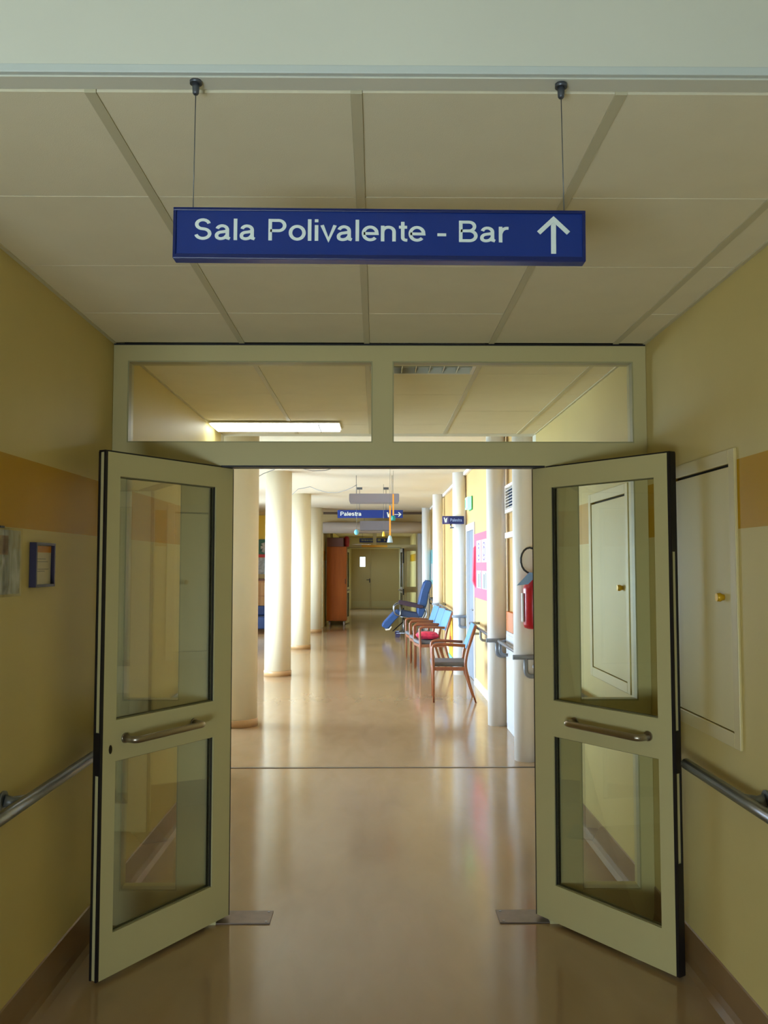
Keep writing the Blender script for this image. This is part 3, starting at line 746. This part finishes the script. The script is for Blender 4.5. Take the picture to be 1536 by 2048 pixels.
# ================================================================= FIRE EXTINGUISHER
fx = thing('fire_extinguisher', 'red fire extinguisher with black hose hung on the front white column', 'extinguisher', (1.325, 7.50, 1.13))
MB().lathe([(.05, 0), (.08, .012), (.088, .04), (.088, .33), (.082, .36), (.06, .395), (.03, .42), (.022, .43)], (0, 0, 0), 28).obj('cylinder', RED, fx)
MB().lathe([(.024, 0), (.026, .01), (.026, .03), (.018, .04)], (0, 0, .43), 16).obj('valve', BLACK, fx)
MB().tube([(0, 0, .455), (.03, -.02, .50), (.08, -.03, .52)], [.01, .01, .008], 8).obj('lever', mat('dark_red_lever', (110, 16, 26), .35), fx)
MB().tube([(.01, 0, .47), (.05, -.02, .46), (.09, -.03, .465)], [.009, .009, .007], 8).obj('carry_handle', mat('dark_red_lever', (110, 16, 26), .35), fx)
h = [(-.015 + .0, -.03, .455)] + [(-.035 + .075 * math.cos(R(a)) * 1.0 , -.035, .575 + .105 * math.sin(R(a))) for a in range(250, 10, -20)] + [(.05, -.03, .535)]
MB().tube(h, .0085, 10).obj('hose', BLACK, fx)
MB().tube([(.045, -.032, .56), (.055, -.028, .515)], .012, 8).obj('hose_clip', STEEL, fx)
MB().prism([(-.155, .365), (-.06, .375), (.03, .465), (-.05, .475)], 'y', -.092, -.089).obj('inspection_tag', mat('blue_grey_tag', (116, 146, 184), .5), fx)
MB().box(-.03, .03, .088, .12, .1, .4).obj('wall_bracket', STEEL, fx)
MB().box(-.1, -.088, -.03, .03, .06, .3).obj('edge_highlight', PAPER, fx)  # white strip paints the highlight down the cylinder's left edge

# ================================================================= ARMCHAIRS
def make_chair():
    """faces -X, width along Y; origin on floor under front legs"""
    c = thing('armchair', '', 'chair', (0, 0, 0))
    W = .27
    for s in (-1, 1):
        y = s * W
        # front leg curving into the armrest
        path = rounded([(.015, y, 0), (.012, y, .40), (.0, y, .69), (.10, y, .705), (.40, y, .685)], .06, 5)
        n = len(path)
        MB().tube(path[:], [.012 + .007 * min(1, i / 3) for i in range(n)], 10).obj('leg_and_armrest', WOOD, c)
        # rear leg: splayed foot, kink at the seat, sloping back post
        path = rounded([(.525, y, 0), (.43, y, .30), (.395, y, .45), (.425, y, .62), (.53, y, .93)], .10, 5)
        n = len(path)
        MB().tube(path, [.011 + .008 * min(1, i / 3) for i in range(n)], 10).obj('rear_leg', WOOD, c)
        MB().box(.03, .39, y - .012, y + .012, .385, .43).obj('side_rail', WOOD, c, bevel=.004)
    MB().box(.0, .025, -W, W, .38, .425).obj('front_rail', WOOD, c, bevel=.004)
    MB().box(.385, .41, -W, W, .38, .425).obj('rear_rail', WOOD, c, bevel=.004)
    MB().box(-.015, .42, -W + .02, W - .02, .43, .485).obj('seat', GREYF, c, bevel=.02, seg=3)
    m = MB(); d = Vector((.105, 0, .31)).normalized()
    a = Vector((.425, 0, .64)); b = Vector((.53, 0, .935)); nrm = Vector((d.z, 0, -d.x)) * .022
    pts = [(a - nrm), (b - nrm), (b + nrm), (a + nrm)]
    m.prism([(p.x, p.z) for p in pts], 'y', -W + .022, W - .022).obj('backrest', LTBLUE, c, bevel=.012, seg=3)
    return c
ch = make_chair()
specs = [((.695, 11.17), -2, 'wooden armchair with grey seat and light blue back, standing alone'),
         ((.645, 14.2), 7, 'wooden armchair carrying the red cushion, nearest of the grouped chairs'),
         ((.61, 15.0), 7, 'wooden armchair directly behind the one with the red cushion'),
         ((.57, 15.85), 7, 'wooden armchair closest to the blue recliner')]
for i, ((x, y), rz, lab) in enumerate(specs):
    o = ch if i == 0 else copy_tree(ch)
    o.location = (x, y, 0); o.rotation_euler = (0, 0, R(rz)); o['label'] = lab; o['group'] = 'wooden armchairs along the hall wall'
cu = thing('cushion', 'red and pink patterned cushion lying on an armchair seat', 'cushion', (.815, 14.225, .487))
bm = MB(); n = 14; vs = []
def cush(u, v, s):
    e = max(0, (1 - abs(u) ** 3) * (1 - abs(v) ** 3)) ** .5
    return (u * .18, v * .205, .062 + s * .06 * e)
for s in (1, -1):
    g = [cush(-1 + 2 * i / n, -1 + 2 * j / n, s) for i in range(n + 1) for j in range(n + 1)]
    bm.add(g, [(i * (n + 1) + j, (i + 1) * (n + 1) + j, (i + 1) * (n + 1) + j + 1, i * (n + 1) + j + 1) for i in range(n) for j in range(n)], True)
bm.obj('cover', mat('red_patterned_fabric', (196, 40, 72), .8, noise=.45, nscale=16), cu)

# ================================================================= RECLINER
ry = 20.9; k = ry / 1780
rc = thing('recliner_chair', 'blue vinyl reclining care chair with raised footrest on castors', 'chair', (0, ry, 0))
def PX(pts): return [((p - 752) * k, CH + (1130 - q) * k) for p, q in pts]
hw = .29
MB().prism(PX([(833, 1231), (834, 1215), (838, 1195), (843, 1176), (847, 1165), (852, 1160.5), (858, 1160), (862, 1164), (861, 1172), (856, 1186), (853, 1205), (848, 1222), (843, 1233)]), 'y', -hw, hw).obj('backrest', RBLUE, rc, bevel=.03, seg=3)
MB().prism(PX([(799, 1222), (803, 1219), (835, 1225), (838, 1234), (828, 1236), (801, 1230)]), 'y', -hw, hw).obj('seat', mat('dark_blue_vinyl', (40, 60, 100), .5), rc, bevel=.02, seg=3)
MB().prism(PX([(763, 1250), (767, 1243), (785, 1224), (794, 1219), (803, 1220), (803, 1226), (790, 1238), (776, 1254), (771, 1255)]), 'y', -hw, hw).obj('footrest', RBLUE, rc, bevel=.02, seg=3)
MB().prism(PX([(770, 1256), (778, 1254), (781, 1250), (783, 1251), (779, 1257), (771, 1258)]), 'y', -hw, hw).obj('foot_bar', TIPW, rc)
for s in (-1, 1):
    y = s * (hw + .03)
    MB().prism(PX([(797, 1203), (800, 1200.5), (815, 1203), (843, 1209), (846, 1213), (840, 1215), (815, 1211), (799, 1207)]), 'y', y - .035, y + .035).obj('armrest', DPURP, rc, bevel=.01)
    pts = [(p[0], y, p[1]) for p in PX([(803, 1207), (794, 1206), (787, 1212), (788, 1226), (800, 1231), (800, 1212)])]
    MB().tube(rounded(pts, .08), .016, 8).obj('chrome_loop', STEEL, rc)
    pts = [(p[0], y, p[1]) for p in PX([(800, 1231), (815, 1233), (830, 1239), (846, 1241), (853, 1225), (848, 1213)])]
    MB().tube(rounded(pts, .12), .014, 8).obj('side_tube', STEEL, rc)
    for px in (806, 846):
        x_, _ = PX([(px, 1200)])[0]
        MB().tube([(x_, y, .075), (x_, y, .40)], .015, 8).obj('leg', STEEL, rc)
    MB().tube([((792 - 752) * k, y, .1), ((848 - 752) * k, y, .1)], .016, 8).obj('base_tube', STEEL, rc)
    for px in (795, 846):
        x_ = (px - 752) * k
        MB().tube([(x_, y - .015, .06), (x_, y + .015, .06)], .06, 16).tube([(x_, y, .06), (x_, y, .12)], .01, 8).obj('castor', mat('castor_dark', (52, 48, 84), .4), rc)
MB().tube([((800 - 752) * k, -hw - .03, .1), ((800 - 752) * k, hw + .03, .1)], .014, 8).tube([((846 - 752) * k, -hw - .03, .1), ((846 - 752) * k, hw + .03, .1)], .014, 8).obj('cross_tube', STEEL, rc)
MB().tube([((793 - 752) * k, 0, .2), ((785 - 752) * k, 0, .12), ((806 - 752) * k, 0, .34)], .012, 8).obj('pedal_lever', BLACK, rc)

# slim metal stand behind the recliner
st = thing('drip_stand', 'slim grey metal stand with hooks behind the recliner', 'stand', (1.29, 21.62, 0))
MB().tube([(0, 0, .06), (0, 0, 1.3)], .012, 8).obj('pole', GREYP, st)
for a in range(0, 360, 72):
    MB().tube([(0, 0, .07), (.075 * math.cos(R(a)), .2 * math.sin(R(a)), .03)], .01, 6).obj('foot', GREYP, st)
for zz in (1.28, 1.1, .92):
    MB().tube(rounded([(0, 0, zz), (-.09, 0, zz - .03), (-.1, 0, zz + .03)], .02), .008, 6).obj('hook', GREYP, st)

# ================================================================= ORANGE CABINET
yc = 24.6; k = yc / 1780
oc = thing('tall_cabinet', 'tall orange brown wooden cabinet on castors by the far doorway', 'cabinet', (-1.085, yc + .3, 0))
hx = .275
MB().box(-hx, hx, -.3, .3, .13, 2.17).obj('body', ORWOOD, oc, bevel=.006)
MB().box(-hx + .02, hx - .004, -.316, -.3, .15, 2.15).obj('door', ORWOOD, oc, bevel=.003)
MB().tube(rounded([(hx - .03, -.316, 1.15), (hx - .03, -.36, 1.15), (hx - .03, -.36, 1.28), (hx - .03, -.316, 1.28)], .02), .008, 8).obj('handle', BLACK, oc)
for x in (-.2, .2):
    for y in (-.22, .22):
        MB().tube([(x - .015, y, .055), (x + .015, y, .055)], .055, 16).obj('castor', mat('castor_white', (200, 190, 190), .4), oc)
        MB().tube([(x, y, .06), (x, y, .132)], .02, 8).obj('castor_stem', STEEL, oc)
bx_ = MB().box(-1.355, -.90, yc + .02, yc + .55, 2.172, 2.42).obj('storage_box', mat('dark_brown_box', (98, 58, 48), .6), bevel=.006); tag(bx_, 'dark brown box lying on top of the orange cabinet', 'box')
rb_ = MB().lathe([(.075, 0), (.085, .1), (.085, .22), (.05, .28), (.04, .29)], (-.86 + .03, yc + .3, 2.172), 16)
rb_ = MB().lathe([(.07, 0), (.078, .1), (.076, .24), (.04, .29)], (0, 0, 0), 16).obj('red_canister', mat('red_plastic', (150, 36, 32), .5), loc=(-.818, yc + .25, 2.172)); tag(rb_, 'red canister standing at the edge of the orange cabinet top', 'container')

# ================================================================= LEFT BAY (seen through the gap of the columns)
sb = thing('sideboard', 'light wooden sideboard with drawers against end wall of hall', 'cabinet', (-3.05, YB - .48, 0))
MB().box(-.8, .8, 0, .45, .1, 1.25).obj('body', mat('light_oak', (190, 140, 82), .45, noise=.1, nscale=5), sb, bevel=.004)
for x0 in (-.78, .01):
    for z0 in (.14, .5, .86):
        dr_ = MB().box(x0, x0 + .77, -.02, 0, z0, z0 + .34).obj('drawer', mat('oak_front', (204, 156, 96), .45), sb, bevel=.004)
        MB().tube([(x0 + .385, -.02, z0 + .17), (x0 + .385, -.05, z0 + .17)], .015, 8).obj('knob', BLACK, dr_)
MB().box(-.82, .82, -.03, .45, 1.25, 1.3).obj('top', mat('dark_brown_top', (110, 64, 40), .5), sb, bevel=.004)
MB().box(-.76, .76, .05, .42, 0, .1).obj('plinth', BLACK, sb)
pn = thing('notice_panel', 'coloured notice panel with white paper flower on end wall', 'poster', (-3.05, YB - .03, 0))
MB().box(-.7, .7, -.02, 0, 1.42, 1.86).obj('print', mat('magazine_print', (170, 180, 190), .6, noise=.35, nscale=12), pn)
MB().box(-.7, .7, -.03, 0, 1.87, 1.95).obj('red_band', mat('red_band', (200, 60, 60), .6), pn)
MB().box(-.7, .7, -.015, 0, 1.95, 2.35).obj('green_field', mat('teal_field', (60, 110, 90), .6), pn)
for q in range(6):
    a = R(60 * q)
    MB().tube([(.06, -.03, 2.13), (.06 + .1 * math.cos(a), -.03, 2.13 + .14 * math.sin(a))], [.03, .05], 8).obj('petal', PAPER, pn)
MB().box(-.8, 1.2, -.01, 0, 2.36, 3.0).obj('yellow_card', mat('yellow_card', (228, 196, 70), .6), pn)
so = thing('blue_armchair', 'dark blue upholstered armchair standing in front of the sideboard', 'chair', (-2.95, 21.9, 0))
MB().box(-.35, .35, -.3, .3, .12, .42).obj('seat', mat('navy_fabric', (30, 46, 84), .8), so, bevel=.04, seg=3)
MB().box(-.35, .35, .2, .34, .42, .66).obj('backrest', mat('navy_fabric', (30, 46, 84), .8), so, bevel=.04, seg=3)
for s in (-1, 1):
    MB().box(s * .35 - .06, s * .35 + .06, -.3, .3, .12, .58).obj('arm', mat('navy_fabric', (30, 46, 84), .8), so, bevel=.03, seg=3)
    for y in (-.24, .24): MB().tube([(s * .3, y, 0), (s * .3, y, .13)], .02, 8).obj('leg', BLACK, so)

# ================================================================= HANGING DECORATIONS
ORS = mat('orange_ribbon', (240, 150, 40), .6)
def ornament(px, py_top, py_bot, y, col, kind, lab, ribbon=None, sz=None):
    k = y / 1780; x = (px - 752) * k; zt = CH + (1130 - py_top) * k; zb = CH + (1130 - py_bot) * k; h = zt - zb; r_ = (sz or h * .5)
    o = thing('hanging_ornament', lab, 'ornament', (x, y, zb), group='paper ornaments hanging in the hall')
    m = mat('ornament_' + kind + str(px), col, .6)
    if kind == 'bell': pr = [(r_, 0), (r_ * .85, h * .35), (r_ * .6, h * .8), (r_ * .3, h)]
    elif kind == 'ball': pr = [(max(.003, r_ * math.sin(math.pi * i / 8)), h * .5 - h * .5 * math.cos(math.pi * i / 8)) for i in range(9)]
    else: pr = [(r_, 0), (r_, h * .9), (r_ * .4, h)]
    MB().lathe(pr, (0, 0, 0), 16).obj('body', m, o)
    if ribbon:
        zr = CH + (1130 - ribbon) * k - zb
        MB().box(-.011, .011, -.002, .002, h, zr).obj('ribbon', ORS, o)
        MB().tube([(0, 0, zr), (0, 0, HC - zb)], .0025, 5).obj('string', MATS['wire'], o)
    else: MB().tube([(0, 0, h), (0, 0, HC - zb)], .0025, 5).obj('string', MATS['wire'], o)
    return o
ornament(786.5, 1031, 1041, 13.4, (20, 130, 120), 'cup', 'teal paper cup hanging on a short orange ribbon', 988, .032)
ornament(780, 1071, 1085, 13.1, (176, 206, 220), 'bell', 'pale blue paper bell at the end of a long orange ribbon', 1011, .042)
ornament(767, 1063, 1073, 15.7, (236, 206, 70), 'bell', 'little yellow paper bell hanging in front of the duct', None, .028)
ornament(713, 1059, 1070, 15.7, (110, 190, 230), 'ball', 'small light blue ball hanging left of the far sign', None, .04)
# slack strings across the hall ceiling
def slack(pts, lab):
    P = []
    for px, py, y in pts:
        k = y / 1780; P.append(((px - 752) * k, y, min(HC - .007, CH + (1130 - py) * k)))
    o = MB().tube(P, .005, 5).obj('decoration_string', MATS['wire']); tag(o, lab, 'string', 'slack strings under the hall ceiling')
slack([(516, 953, 13.3), (526, 947, 13.4), (540, 936, 13.4), (548, 925, 13.2)], 'short slack string beside the top of the second cream column')
slack([(583, 905, 12.0), (590, 922, 12.0), (605, 937, 12.0), (625, 941.5, 12.0), (650, 940.5, 12.0), (672, 934, 12.0), (684, 926, 12.0), (690, 905, 12.0)], 'slack string hanging just under the door head')
slack([(584, 989, 16.8), (596, 977, 16.6), (608, 970, 16.4), (620, 972, 16.1), (636, 980, 15.8), (655, 985, 15.4), (675, 985, 15.0), (692, 980, 14.6), (704, 975, 14.3), (712, 970, 14.1)], 'long slack string running from third cream column to grey light')
